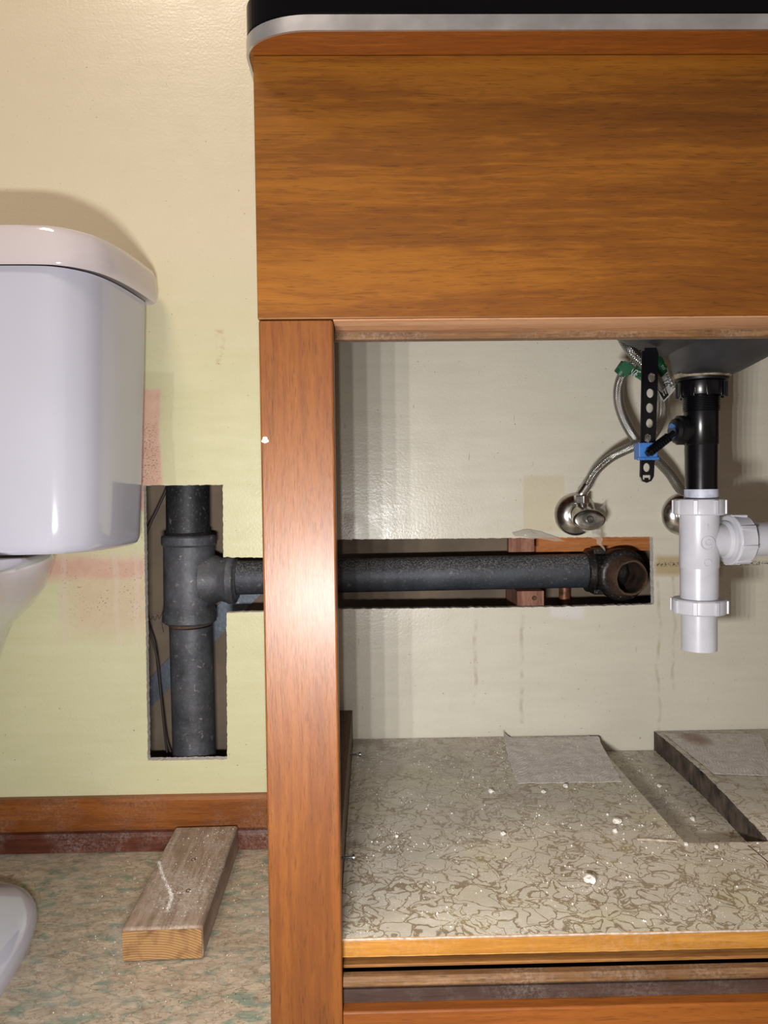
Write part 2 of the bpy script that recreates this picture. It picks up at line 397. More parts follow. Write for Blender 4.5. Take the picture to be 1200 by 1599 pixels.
M['blackmat'] = plain('black_matt_plastic', (13, 13, 16), .4, 0, .1, 60, spec=.35)
M['blue'] = plain('blue_plastic', (52, 104, 172), .4, 0, .06, 60)
M['green'] = plain('green_tag_card', (16, 84, 52), .45, 0, .06, 40)
M['white_card'] = plain('white_card', (206, 206, 206), .5, 0, .02, 40)
M['ink'] = plain('black_ink', (16, 16, 18), .5, 0, .02, 40)
M['chrome'] = plain('worn_chrome', (206, 204, 200), .22, 1., .10, 60)
M['steel'] = plain('zinc_screw', (150, 150, 150), .35, 1., .1, 90)
M['alu'] = plain('brushed_aluminium', (222, 224, 230), .36, 1., .03, 30)
M['laminate'] = plain('black_gloss_laminate', (5, 5, 7), .12, 0, .05, 20, spec=.14)
M['sink'] = plain('grey_undercoated_basin', (42, 42, 46), .5, 0, .16, 26, bump=.25, bsc=120)
M['putty'] = plain('plumbers_putty', (136, 126, 108), .8, 0, .2, 150, bump=.8)
def m_paper():
    t = NT('grey_dusty_paper'); v = t.map(); c = t.mix(t.ramp(t.noise(v, 70, 5, .7), .32, .68), (186, 178, 172), (226, 219, 214))
    P = on(1085, 1157, .1525); s = t.sep(t.warp(v, 60, .012))
    dx, dy = t.math('SUBTRACT', s[0], P.x), t.math('SUBTRACT', s[1], P.y)
    d = t.math('ADD', t.math('MULTIPLY', dx, dx), t.math('MULTIPLY', dy, t.math('MULTIPLY', dy, .35)))
    c = t.mix(t.ramp(d, .0006, .00005, 0, .75), c, (118, 66, 46))
    dirt = t.math('MULTIPLY', t.ramp(t.noise(v, 120, 4, .7), .58, .68), t.ramp(t.sep()[1], -.10, -.03)); c = t.mix(t.math('MULTIPLY', dirt, .6), c, (112, 90, 76))
    w = t.n.new('ShaderNodeTexWave'); t.link(t.warp(t.map(rot=(0, 0, R(35))), 25, .03), w.inputs['Vector']); w.inputs['Scale'].default_value = 75; w.inputs['Distortion'].default_value = 4
    t.bump(t.math('ADD', t.noise(v, 130, 4), t.math('MULTIPLY', w.outputs['Fac'], .4)), .8, .0012)
    return t.done(c, .5, 0, .5)
M['paper'] = m_paper()
M['rot'] = plain('water_stained_board_edge', (66, 56, 48), .85, 0, .45, 45, bump=.8, bsc=120)
M['crumb'] = plain('white_plaster', (226, 222, 214), .9, 0, .06, 200)
M['splinter'] = plain('pale_splinter', (176, 160, 146), .8, 0, .1, 200)
M['graphite'] = plain('pencil_line', (58, 50, 44), .8)
def m_braid():
    t = NT('braided_stainless_hose'); s = t.sep(t.tc.outputs['UV']); k = 2*math.pi
    a = t.math('ADD', t.math('MULTIPLY', s[0], k*7), t.math('MULTIPLY', s[1], k*190)); b = t.math('SUBTRACT', t.math('MULTIPLY', s[0], k*7), t.math('MULTIPLY', s[1], k*190))
    h = t.math('ABSOLUTE', t.math('MULTIPLY', t.math('SINE', a), t.math('SINE', b)))
    t.bump(h, .55, .0008)
    return t.done(t.mix(t.ramp(h, .05, .5), (26, 25, 24), (190, 188, 184)), .2, .95)
M['braid'] = m_braid()
def m_clear():
    t = NT('clear_plastic_film'); v = t.map(); t.bump(t.noise(v, 120, 3), .6, .002)
    t.b.inputs['Alpha'].default_value = .38
    return t.done((214, 208, 198), .12, 0, .6)
M['film'] = m_clear()

# ------------------------------------------------------------------ the room
PT = .013
def px2(l): return [(at(x, y, 0).x, at(x, y, 0).z) for x, y in l]
hole = px2([(224, 758), (348, 757), (349, 870), (440, 871), (440, 843), (700, 841), (1020, 838), (1022, 944), (850, 948), (535, 951), (354, 957), (355, 1186), (231, 1188)])
hole = jag(hole, .0022, .0009, 4)
outer = [(-1.7, 0), (1.7, 0), (1.7, 2.4), (-1.7, 2.4)]
bm = holed_slab(outer, [hole], lambda a, b, t: (a, t, b), PT)
o = obj('wall_back', bm, [M['wall'], M['gypsum']]); tag(o, kind='structure')
CY = .112
bm = B(-1.7, 1.7, CY, CY+.013, 0, 2.4)
cav = obj('wall_cavity', bm, M['cavity']); tag(cav, kind='structure')
# pencil mark on the back of the far board
bm = bmesh.new()
tube(bm, catmull([at(x, y, CY-.0006) for x, y in ((236, 968), (239, 962), (242, 969), (246, 960), (249, 966), (254, 957), (253, 972), (256, 988))], 5), .0005, 6)
obj('pencil_mark', bm, M['graphite'], cav)
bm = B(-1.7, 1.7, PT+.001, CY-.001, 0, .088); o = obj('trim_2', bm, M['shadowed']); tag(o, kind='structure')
bm = B(-1.9, 1.9, -2.9, 0, -.02, 0); o = obj('floor', bm, M['lino']); tag(o, kind='structure')
# baseboard and shoe mould, left of the cabinet
zb = at(200, 1247, -.014).z
bm = bmesh.new(); y = -.014
prism(bm, [(-1.7, -.0005, .001), (-1.7, y, .001), (-1.7, y, zb-.004), (-1.7, y+.004, zb), (-1.7, -.0005, zb)], (1.7-.096, 0, 0))
o = obj('baseboard_back', bm, M['skirting']); tag(o, kind='structure')
zs = at(100, 1303, -.024).z
bm = bmesh.new(); prism(bm, [(-1.7, y-.0004, .001), (-1.7, -.026, .001), (-1.7, -.026, zs-.005), (-1.7, -.023, zs), (-1.7, y-.0004, zs)], (1.7-.096, 0, 0))
o = obj('trim_1', bm, M['shoe']); tag(o, kind='structure')

# ------------------------------------------------------------------ vanity cabinet
FY = -.5                       # face of the cabinet
CL = at(399, 300, FY).x        # left outer side
ZC = at(800, 45, -.531).z      # underside of the countertop
ZA = at(800, 495, FY).z        # bottom of the apron
ZF = .150                      # cabinet floor surface
XR = 1.15
cab = thing('vanity_cabinet', 'varnished orange-brown wooden vanity cabinet with its front open below the wide apron board', 'cabinet', (CL, FY, 0))
bm = B(CL, XR, FY, FY+.020, ZA, ZC-.0005); obj('apron', bm, M['apron'], cab, bevel=.0008)
SX = at(524, 800, FY).x
bm = B(CL+.0005, SX, FY+.0008, FY+.022, .0, ZA-.0006); stl = obj('stile', bm, M['stile'], cab, bevel=.0016)
P = at(414, 687, FY); bm = L((P.x, FY+.0009, P.z), (0, -1, 0), [(0, 0), (0, .0026), (.0006, .0022), (.0009, 0)], seg=20, mod=lambda a, t: 1+.12*math.sin(a*3)+.1*math.sin(a*5))
obj('paint_spot', bm, M['crumb'], stl, smooth=60)
bm = B(SX+.0004, XR, FY+.021, FY+.054, ZA+.0004, ZA+.03); 
box(bm, SX+.0004, XR, FY+.002, FY+.0205, ZA-.0012, ZA-.0002)
obj('top_rail', bm, M['raw_rail'], cab)
zl = at(700, 529, FY+.055).z
bm = B(SX-.02, XR, FY+.055, FY+.066, zl, ZA+.05); obj('inner_rail', bm, M['track'], cab)
bm = B(CL+.0005, CL+.013, FY+.0225, -.001, .0, ZC-.0005); obj('side_panel', bm, M['stile'], cab)
bm = B(XR-.013, XR, FY+.0225, -.001, .0, ZC-.0005); obj('side_panel', bm, M['stile'], cab)
CXr = -.032
bm = B(CL+.0132, CXr, FY+.0225, -.001, .02, .193); obj('cleat', bm, M['cleat'], cab, bevel=.001)
# bottom rail and the sliding door track (profile in Y,Z)
def prof(name, pts, mat, bev=0):
    bm = bmesh.new(); prism(bm, [(SX+.0004, y, z) for y, z in pts], (XR-SX-.001, 0, 0)); return obj(name, bm, mat, cab, bevel=bev)
D = lambda d: -1.075+d
H = lambda z: .517+z
prof('floor_front_edge', [(D(.592), ZF-.0022), (D(.592), H(-.382)), (D(.61), H(-.382)), (D(.61), ZF-.0022)], M['ply'], .0006)
prof('door_track', [(D(.612), H(-.3875)), (D(.5895), H(-.3875)), (D(.5897), H(-.3902)), (D(.612), H(-.3902))], M['ridge'], .0006)
prof('door_track', [(D(.5892), H(-.3935)), (D(.5888), H(-.3925)), (D(.5825), H(-.3927)), (D(.5798), H(-.3950)), (D(.5798), H(-.3985)), (D(.5810), H(-.4005)), (D(.5892), H(-.4005))], M['track'], .0005)
prof('track_base', [(D(.586), H(-.4055)), (D(.586), H(-.4165)), (D(.64), H(-.4165)), (D(.64), H(-.4055))], M['track_dark'])
prof('bottom_rail', [(D(.5765), H(-.4168)), (D(.5752), H(-.418)), (D(.5752), .0), (D(.595), .0), (D(.595), H(-.4168))], M['rail'], .0005)
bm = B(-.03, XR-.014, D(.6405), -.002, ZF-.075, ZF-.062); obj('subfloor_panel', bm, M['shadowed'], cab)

# cabinet floor: vinyl covered boards round a cut-out
a0 = on(935, 1152, ZF); a1 = on(1056, 1317, ZF); a2 = on(1168, 1319, ZF)
nxl, nxr, nyf = (a0.x+a1.x)/2, a2.x, a1.y
FT = .016
main = [(CXr+.0006, D(.5925)), (XR-.014, D(.5925)), (XR-.014, nyf-.0), (nxl, nyf), (nxl, -.002), (CXr+.0006, -.002)]
# right hand strip of the front edge keeps the board's own level
bm = holed_slab(jag(main, .006, .0006, 9), [], lambda a, b, t: (a, b, ZF-t), FT)
vf = obj('cabinet_floor_board', bm, [M['vinyl'], M['ply']])
tag(vf, 'large floor board of the cabinet covered in glossy squiggle-patterned vinyl, reaching its front edge', 'board')
bm = bmesh.new()
tube(bm, catmull([(x, D(.5918)+.0006*noise.noise(Vector((x*60, 0, 0))), ZF-.0008+.0006*noise.noise(Vector((x*45, 4, 0)))) for x in [CXr+.002+i*.02 for i in range(58)]], 3), .0009, 8)
obj('caulk_line', bm, M['splinter'], vf)
sm = [on(x, y, ZF) for x, y in ((1169, 1320), (1184, 1332), (1201, 1347), (1222, 1366))]
bm = bmesh.new(); tube(bm, [p+Vector((0, 0, .0001)) for p in sm], .0007, 6, flat=.3); sm_o = obj('seam', bm, M['rot'], vf)
# dropped piece under the cut-out
bm = holed_slab(jag([(nxl-.03, nyf-.03), (nxr+.10, nyf-.03), (nxr+.10, -.004), (nxl-.03, -.004)], .01, .0003, 2), [], lambda a, b, t: (a, b, ZF-.024-t), .012)
o = obj('lower_floor_board', bm, [M['vinyl'], M['ply']]); tag(o, 'sunken vinyl-covered board at the bottom of the cut-out beneath the drain', 'board')
# raised board on the right
ZR = ZF+.0025
q = [on(1030, 1150, ZR), on(1100, 1212, ZR), on(1200, 1313, ZR)]
rl = [(q[0].x, -.003), (q[1].x, q[1].y), (q[2].x+.002, q[2].y), (XR-.015, q[2].y), (XR-.015, -.003)]
bm = holed_slab(jag(rl, .005, .0012, 5), [], lambda a, b, t: (a, b, ZR+.004*math.sin((b+.3)*9)*(1 if t == 0 else 1)-t), .034)
rb = obj('loose_floor_board', bm, [M['vinyl'], M['rot']]); tag(rb, 'raised loose floor board with dark rotten edge at right of the cut-out', 'board')

# masking paper pieces on the boards
def sheet(bm, pts, z, nx=26, ny=18, amp=.0012, fn=None, seed=0, th=.0004):
    A, Bq, Cq, Dq = [Vector((p[0], p[1], 0)) for p in pts]; g = []
    for j in range(ny+1):
        row = []
        for i in range(nx+1):
            u, vv = i/nx, j/ny; p = A.lerp(Bq, u).lerp(Dq.lerp(Cq, u), vv)
            h = amp*(.5+noise.noise(Vector((p.x*70+seed, p.y*70, seed))))+.5*amp*noise.noise(Vector((p.x*200, p.y*200, seed)))
            e = noise.noise(Vector((u*9+seed, vv*9, 2)))*.0022
            zz = z(p) if callable(z) else z
            p = Vector((p.x+e*(i in (0, nx)), p.y+e*(j in (0, ny)), zz+max(.0004, h)))
            if fn: p = fn(p, u, vv)
            row.append(bm.verts.new(p))
        g.append(row)
    for j in range(ny):
        for i in range(nx): bm.faces.new((g[j][i], g[j][i+1], g[j+1][i+1], g[j+1][i]))
    bmesh.ops.recalc_face_normals(bm, faces=bm.faces)
    r = bmesh.ops.solidify(bm, geom=bm.faces[:], thickness=th)
p = [on(x, y, ZF) for x, y in ((808, 1224), (972, 1221), (934, 1152), (782, 1154))]
def curl(P, u, v):
    k = max(0, v-.45)/.55*max(0, 1-u*7); P.z += .012*k*k; P.x += .004*k
    P.z += .004*max(0, v-.8)*5*u*.5
    return P
bm = bmesh.new(); sheet(bm, p, ZF, amp=.0012, fn=curl, seed=3, nx=44, ny=26)
o = obj('paper_sheet', bm, M['paper'], smooth=60); tag(o, 'dusty grey paper patch with a curled corner stuck on the left of the cut-out', 'paper')
p = [on(x, y, ZR) for x, y in ((1115, 1214), (1215, 1217), (1188, 1150), (1036, 1148))]
bm = bmesh.new(); sheet(bm, p, lambda P: ZR+.004*math.sin((P.y+.3)*9)+.0006, amp=.001, seed=8, nx=40, ny=24)
o = obj('paper_sheet', bm, M['paper'], smooth=60); tag(o, 'dusty grey paper patch with rusty stain on top of the raised right board', 'paper')

# screws out of the cleat
for (x, y, lab) in ((545, 1178, 'thin screw poking out of the cleat near the back wall'), (538, 1339, 'short screw poking out of the cleat nearer the front stile')):
    z = .178 if y < 1200 else .176
    P = on(x, y, z); P.x = CXr
    bm = bmesh.new(); ln = .014 if y < 1200 else .012
    pr = [(-.004, 0), (-.004, .0011)]
    for k in range(7): pr += [(k*ln*.1, .0011), (k*ln*.1+.0006, .0017)]
    pr += [(ln*.8, .0012), (ln*.86, .003), (ln, .003), (ln, 0)]
    lathe(bm, P, (1, 0, 0), pr, seg=14); o = obj('screw', bm, M['steel'], smooth=40)
    tag(o, lab, 'screw', 'screws in the cleat')

# ------------------------------------------------------------------ countertop
ct = thing('countertop', 'black gloss laminate countertop with aluminium edge strip and rounded corner', 'countertop', (CL, -.53, ZC))
def outline(inset=0):
    X0 = CL-.0055+inset; Y0 = -.531+inset; rx, ry = .052-inset, .036-inset
    pts = [(XR+.02, Y0)]
    for i in range(0, 17):
        a = i/16*math.pi/2; pts.append((X0+rx-rx*math.sin(a), Y0+ry-ry*math.cos(a)))
    pts += [(X0, -.001), (XR+.02, -.001)]
    return pts
bm = bmesh.new(); prism(bm, [(x, y, ZC) for x, y in outline(.0022)], (0, 0, .0105)); obj('underlay', bm, M['rail'], ct)
bm = bmesh.new(); prism(bm, [(x, y, ZC+.0107) for x, y in outline(.0006)], (0, 0, .0265)); obj('laminate', bm, M['laminate'], ct, bevel=.0025, bseg=4)
pts = outline(0)[:-1]; inn = outline(.002)[:-1]
bm = bmesh.new(); z0, z1 = ZC-.0006, ZC+.0105
vo = [[bm.verts.new((x, y, z)) for z in (z0, z1)] for x, y in pts]; vi = [[bm.verts.new((x, y, z)) for z in (z0, z1)] for x, y in inn]
for i in range(len(pts)-1):
    bm.faces.new((vo[i][0], vo[i+1][0], vo[i+1][1], vo[i][1])); bm.faces.new((vi[i][0], vi[i+1][0], vi[i+1][1], vi[i][1]))
    bm.faces.new((vo[i][0], vo[i+1][0], vi[i+1][0], vi[i][0])); bm.faces.new((vo[i][1], vo[i+1][1], vi[i+1][1], vi[i][1]))
for e in (0, -1): bm.faces.new((vo[e][0], vo[e][1], vi[e][1], vi[e][0]))
obj('metal_edging', bm, M['alu'], ct, smooth=40)

# ------------------------------------------------------------------ toilet
TX = -.519
toi = thing('toilet', 'white porcelain toilet with tank against the wall, left of the cabinet', 'toilet', (TX, -.3, 0))
def loft(bm, secs, cap=True):
    rings = [[bm.verts.new(p) for p in s] for s in secs]
    for A, C in zip(rings, rings[1:]):
        n = len(A)
        for i in range(n): bm.faces.new((A[i], A[(i+1) % n], C[(i+1) % n], C[i]))
    if cap: bm.faces.new(rings[0]); bm.faces.new(rings[-1][::-1])
half = [(.0, -.214), (.10, -.214), (.145, -.212), (.163, -.207), (.179, -.196), (.195, -.176), (.206, -.145), (.213, -.105), (.217, -.065), (.219, -.035), (.216, -.024), (.208, -.020)]
def plan(s, dy, z, bow=0):
    h = catmull([(x, y, 0) for x, y in half], 5); out = []
    for p in h: out.append((p.x*s, p.y))
    pts = [(TX+x, -.118+(y+.118)*dy, z) for x, y in out]+[(TX-x, -.118+(y+.118)*dy, z) for x, y in out[::-1][:-1]]
    return pts
zt = .827
bm = bmesh.new()
loft(bm, [plan(.955, .93, .449), plan(.965, .945, zt-.050)], True)
bm.free(); bm = bmesh.new()
zb0 = at(100, 868, -.2).z
def tsec(k, z): # k 0 bottom .. 1 top
    return plan(.885+.062*k**.8, .86+.075*k, z)
secs = [plan(.80, .74, zb0+.004), plan(.85, .82, zb0+.0015), plan(.875, .85, zb0+.005), tsec(.02, zb0+.012)]
for i in range(1, 13):
    k = i/12; secs.append(tsec(k, zb0+.012+(zt-.046-zb0-.012)*k))
loft(bm, secs); obj('tank', bm, M['porcelain'], toi, smooth=50)
bm = bmesh.new(); lz = zt-.045
LW = 1.018
loft(bm, [plan(.975, .945, lz+.002), plan(1.0, .985, lz-.001), plan(1.012, 1.0, lz+.002), plan(LW, 1.0, lz+.010), plan(1.012, .995, zt-.012), plan(1.0, .985, zt-.004), plan(.965, .965, zt-.0005), plan(.93, .93, zt), plan(.4, .4, zt+.0005)])
obj('tank_lid', bm, M['lid_china'], toi, smooth=50)
# bowl with rear deck, throat and foot
def sec(z, hw, y0, y1, n=40, e=2.6, hwf=None):
    out = []
    yc = (y0+y1)/2; hy = (y1-y0)/2
    for i in range(n):
        a = 2*math.pi*i/n; c, s = math.cos(a), math.sin(a)
        x = math.copysign(abs(c)**(2/e), c)*hw; y = math.copysign(abs(s)**(2/e), s)*hy
        if hwf: x *= hwf(yc+y)
        out.append((TX+x, yc+y, z))
    return out
dz = zb0-.002
wk = lambda k: (lambda y: k+(1-k)*max(0, min(1, (-.27-y)/.22)))
bm = bmesh.new()
S1 = [(0.0, .130, -.62, -.135, None, 3), (.012, .132, -.62, -.135, None, 3), (.022, .128, -.615, -.14, None, 3), (.030, .114, -.60, -.15, None, 3), (.042, .080, -.58, -.17, None, 3), (.07, .058, -.56, -.17, None, 3), (.14, .050, -.55, -.16, None, 3), (.22, .054, -.56, -.13, wk(.8), 3), (.28, .08, -.60, -.10, wk(.5), 3), (.32, .115, -.66, -.07, wk(.40), 3), (.345, .145, -.70, -.06, wk(.42), 3), (.37, .165, -.72, -.05, wk(.55), 3.2), (.395, .176, -.735, -.04, wk(.62), 3.4), (dz-.012, .180, -.74, -.03, wk(.645), 3.6), (dz-.004, .178, -.738, -.032, wk(.645), 3.6), (dz, .170, -.73, -.04, wk(.645), 3.6)]
loft(bm, [sec(z, hw, a, b, 56, e, f) for z, hw, a, b, f, e in S1])
obj('bowl', bm, M['porcelain'], toi, smooth=60)

# ------------------------------------------------------------------ pipes inside the wall
PY = .056
Z = lambda x, y, Y=PY: at(x, y, Y).z
wp = thing('waste_pipe', 'dark grey galvanised waste pipe with tee, exposed in the cut wall opening', 'pipe', at(300, 1186, PY))
xt = at(297, 900, PY).x
ztop = Z(297, 850)
# tilt of the stack is left plumb; slight lean
def XX(x, y): return at(x, y, PY)
bm = bmesh.new(); cyl(bm, XX(293, 690), XX(294, 842), .0325, seg=48); obj('upper_pipe', bm, M['galv_dark'], wp, smooth=40)
A, Bv = XX(295.5, 835), XX(296.5, 972); ax = (Bv-A); ln = ax.length
bm = L(A, ax, [(0, 0), (0, .034), (.001, .0395), (.003, .0415), (.014, .0415), (.017, .0385), (ln-.022, .0385), (ln-.018, .0405), (ln-.003, .0405), (ln, .037), (ln, 0)], seg=56)
c = XX(297, 905); e = XX(372, 906)
d = Vector((1, 0, -.012)); ln2 = (e-c).length
lathe(bm, c, d, [(0, .028), (.040, .0285), (.050, .0335), (.058, .036), (.0595, .0375), (.069, .0375), (.071, .035), (ln2-.004, .0335), (ln2, .030), (ln2, 0)], seg=48)
# web between run and branch
lathe(bm, c+Vector((.02, 0, 0)), d, [(0, .040), (.018, .038), (.030, .032), (.036, .028), (.036, 0)], seg=40)
obj('tee_fitting', bm, M['galv'], wp, smooth=35)
# threads
bm = bmesh.new(); T0 = XX(294, 833)
lathe(bm, XX(294.5, 839), XX(294, 828)-XX(294.5, 839), [(0, 0)]+[(k*.0011, .0332+(.0014 if k % 2 else 0)) for k in range(8)]+[(.009, 0)], seg=40)
obj('pipe_thread', bm, M['galv_dark'], wp, smooth=40)
bm = bmesh.new(); cyl(bm, XX(297.5, 966), XX(298, 976), .0325, seg=40); obj('pipe_thread', bm, M['rust'], wp, smooth=40)
p0, p1 = XX(298.5, 977), XX(304, 1186)
bm = L(p0, p1-p0, [(0, 0), (0, .0315), (.001, .0325), ((p1-p0).length-.001, .0325), ((p1-p0).length, .0315), ((p1-p0).length, 0)], seg=48)
obj('lower_pipe', bm, M['galv'], wp, smooth=40)
p0, p1 = XX(366, 902), XX(918, 891)
bm = bmesh.new(); cyl(bm, p0, p1, .0262, seg=48); obj('branch_pipe', bm, M['galv_h'], wp, smooth=40)
ax = (p1-p0).normalized()
bm = L(p1-ax*.004, ax, [(0, 0), (0, .030), (.001, .0325), (.010, .0335), (.012, .031), (.018, .027), (.040, .026), (.040, 0)], seg=48)
# clamp lugs
for s in (1, -1):
    cc = p1+ax*.012+Vector((0, -.008, s*.031)); box(bm, cc.x-.008, cc.x+.010, cc.y-.012, cc.y+.012, cc.z-.004, cc.z+.004)
obj('coupling', bm, M['castfit'], wp, smooth=35, bevel=.001)
ec = XX(974, 897); ec.y = PY
fo = at(986, 903, .012)
bm = bmesh.new()
ad = Vector((.16, -1, -.05)).normalized()
eo = Vector((fo.x-.010, PY+.006, fo.z+.004))
lathe(bm, eo, ad, [(-.024, 0), (-.022, .018), (-.014, .030), (-.002, .0365), (.010, .0375), (.016, .0395), (.030, .0400), (.034, .0385), (.038, .0330), (.038, .0240), (.0, .0235), (0, 0)], seg=56)
tube(bm, [p1+ax*.02, p1+ax*.04+Vector((0, .002, 0)), eo+Vector((0, .006, 0))], .027, 32)
el = obj('elbow', bm, M['castfit'], wp, smooth=40)
bm = L(eo, ad, [(.030, .0235), (.036, .0315), (.041, .0315), (.047, .0285), (.055, .0270), (.0565, .0262), (.0565, .0236), (.054, .0228), (-.005, .0228)], seg=72,
       mod=lambda a, t: 1+(.045*noise.noise(Vector((math.cos(a)*3, math.sin(a)*3, t*60))) if t > .03 else 0))
obj('opening_rim', bm, M['rust'], el, smooth=40)
bm = L(eo, ad, [(-.004, 0), (-.004, .0222), (.0545, .0226)], seg=40); obj('pipe_bore', bm, M['pipe_in'], el, smooth=40, recalc=False)

bm = bmesh.new(); tube(bm, [at(882, 700, .093), at(882, 1100, .093)], .0088, 24)
o = obj('copper_pipe', bm, M['copper'], smooth=40); tag(o, 'thin vertical copper pipe crossing behind the grey branch pipe', 'pipe')
# cut stud: an upper and a lower remnant
def stud(px0, px1, pya, up, y0, y1, lab):
    a, b = at(px0, pya, y0), at(px1, pya, y0); z = (a.z+b.z)/2
    bm = B(a.x, b.x, y0, y1, *((z, 2.3) if up else (.089, z)))
    o = obj('wall_stud', bm, M['stud'], bevel=.0008); tag(o, lab, 'stud', 'cut wall stud'); return o
stud(795, 835, 862, True, PT+.001, .030, 'cut reddish stud end hanging above the grey branch pipe')
o = stud(808, 850, 923, False, PT+.001, CY-.001, 'cut reddish stud end with nail hole just below the grey branch pipe')
nh = at(835, 934, PT)
bm = L(nh+Vector((0, .0008, 0)), (0, -1, 0), [(0, 0), (.0006, .0022), (.0014, .0026), (.0014, .0034), (.0, .0036)], seg=20); c2 = obj('nail_hole', bm, M['rust'], o, smooth=40)
a, b = at(838, 862, .075), at(1040, 858, .075)
bm = bmesh.new(); N = 40; top = .56; zz = a.z
pts = [(a.x, .075, top+.05)]
for i in range(N+1):
    x = a.x+(b.x-a.x)*i/N; px = 838+(1040-838)*i/N
    k = 0.0
    pts.append((x, .075, zz+k))
pts.append((b.x, .075, top+.05)); prism(bm, pts, (0, CY-.0755, 0)); o = obj('blocking_board', bm, M['blocking']); tag(o, 'orange framing board behind the top of the opening at right', 'board')
# diagonal brace strap
a = [at(x, y, .104) for x, y in ((190, 1113), (190, 1163), (400, 950), (400, 890))]
a = [at(x, y, .104) for x, y in ((180, 1118), (180, 1162), (410, 925), (410, 870))]
bm = bmesh.new(); prism(bm, a, (0, .0016, 0)); o = obj('brace_strap', bm, M['brace']); tag(o, 'galvanised diagonal strap crossing behind the vertical waste pipe', 'strap')
bm = bmesh.new(); tube(bm, catmull([at(x, y, .085) for x, y in ((272, 690), (262, 755), (248, 790), (233, 822), (222, 860), (222, 900), (232, 970), (243, 1010), (249, 1060), (256, 1120), (262, 1160), (275, 1192), (290, 1215))], 8), .0022, 12)
o = obj('cable', bm, M['cable'], smooth=60); tag(o, 'dark cable hanging behind the left edge of the vertical opening', 'cable', 'cables in the opening')
bm = bmesh.new(); tube(bm, catmull([at(x, y, .080) for x, y in ((226, 940), (234, 985), (246, 1030), (252, 1090), (258, 1150), (262, 1185), (262, 1205))], 8), .0018, 12)
o = obj('cable', bm, M['cable'], smooth=60); tag(o, 'second thin cable running down to the bottom left corner of the opening', 'cable', 'cables in the opening')

# ------------------------------------------------------------------ wash basin underside
DY = -.255
dc = at(1096, 588, DY); zd = dc.z
def esec(cx, cy, rx, ry, z, n=64, e=2.4):
    out = []
    for i in range(n):
        a = 2*math.pi*i/n; c, s = math.cos(a), math.sin(a)
        out.append((cx+math.copysign(abs(c)**(2/e), c)*rx, cy+math.copysign(abs(s)**(2/e), s)*ry, z))
    return out
cx = dc.x
bm = bmesh.new()
def side_x(px, py, Y=DY): return at(px, py, Y).x
lv = [(585, 1058, 1143, 0.036), (580, 1055, 1152, .045), (570, 1050, 1168, .06), (560, 1047, 1183, .075), (553, 1042, 1196, .09), (546, 1012, 1208, .105), (538, 982, 1222, .12), (528, 950, 1240, .135), (515, 920, 1262, .15), (495, 900, 1282, .16)]
secs = [esec(cx, DY, .026, .026, zd-.001)]
def yr(ry): return DY-min(ry*1.35, .205), DY+min(ry, .036+ry*.12)
for y, xl, xr, ry in lv:
    P0, P1 = at(xl, y, DY), at(xr, y, DY); z = (at(1096, y, DY)).z
    ya, yb = yr(ry); secs.append(esec((P0.x+P1.x)/2, (ya+yb)/2, (P1.x-P0.x)/2, (yb-ya)/2, z, e=2+.5*min(1, ry/.1)))
z = secs[-1][0][2]
mx = (min(p[0] for p in secs[-1])+max(p[0] for p in secs[-1]))/2
secs += [esec(mx, DY-.075, .20, .135, z+.05, e=2.6), esec(mx, DY-.075, .21, .14, ZC-.002, e=2.8)]
loft(bm, secs); sk = obj('sink_basin', bm, M['sink'], smooth=28); tag(sk, 'dark grey underside of the washbasin hanging below the countertop', 'sink')
bm = L((cx, DY, zd-.0025), (0, 0, 1), [(0, 0), (0, .028), (.002, .0305), (.005, .030), (.006, 0)], seg=48, mod=lambda a, t: 1+.05*noise.noise(Vector((math.cos(a)*4, math.sin(a)*4, t*300))))
obj('putty_ring', bm, M['putty'], sk, smooth=50)

# ------------------------------------------------------------------ black drain
def zp(y, Y=DY): return at(1096, y, Y).z
dr = thing('drain_pipe', 'black plastic pop-up drain pipe under the basin', 'pipe', (cx, DY, zp(770)))
xm = lambda y: at(1096, y, DY).x
k = 1/1150*.83
def up(y0, y1): return Vector((cx, DY, zp(y0))), zp(y1)-zp(y0)
o0, _ = up(594, 590)
fl = L((cx, DY, zp(596)), (0, 0, 1), [(0, 0), (0, .0275), (.0005, .0285), (.003, .0288), (zp(589)-zp(596)-.0004, .027), (zp(589)-zp(596)-.0004, 0)], seg=48)
obj('gasket', fl, M['blackmat'], dr, smooth=40)
def lug(n, wdt, amp):
    def f(a, t):
        ph = (a*n/(2*math.pi)) % 1
        return 1+amp*(1 if ph < wdt else 0)
    return f
hgt = zp(596)-zp(619)
bm = L((cx, DY, zp(619)), (0, 0, 1), [(0, .0185), (0, .0240), (.001, .0246), (hgt-.0006, .0250), (hgt-.0006, .0185)], seg=120, mod=lambda a, t: 1, closed=True)
for i in range(10):
    a = 2*math.pi*(i+.28)/10; c, s = math.cos(a), math.sin(a); vs = box(bm, -.0020, .0020, -.0016, .0016, -.0015, hgt-.001)
    for v in vs:
        x, y, zz = v.co; rr = .0254+y; v.co = Vector((cx+c*rr-s*x, DY+s*rr+c*x, zp(619)+zz))
obj('flange_nut', bm, M['blackpl'], dr, smooth=35, bevel=.0004)
prf = [(0, .0178)]; nth = 9; z0, z1 = zp(643), zp(619)
for i in range(nth): prf += [((z1-z0)*(i+.15)/nth, .0184), ((z1-z0)*(i+.4)/nth, .0200), ((z1-z0)*(i+.65)/nth, .0200), ((z1-z0)*(i+.9)/nth, .0184)]
prf += [((z1-z0)+.004, .0184)]
bm = L((cx, DY, z0), (0, 0, 1), prf, seg=48); obj('threaded_collar', bm, M['blackpl'], dr, smooth=50)
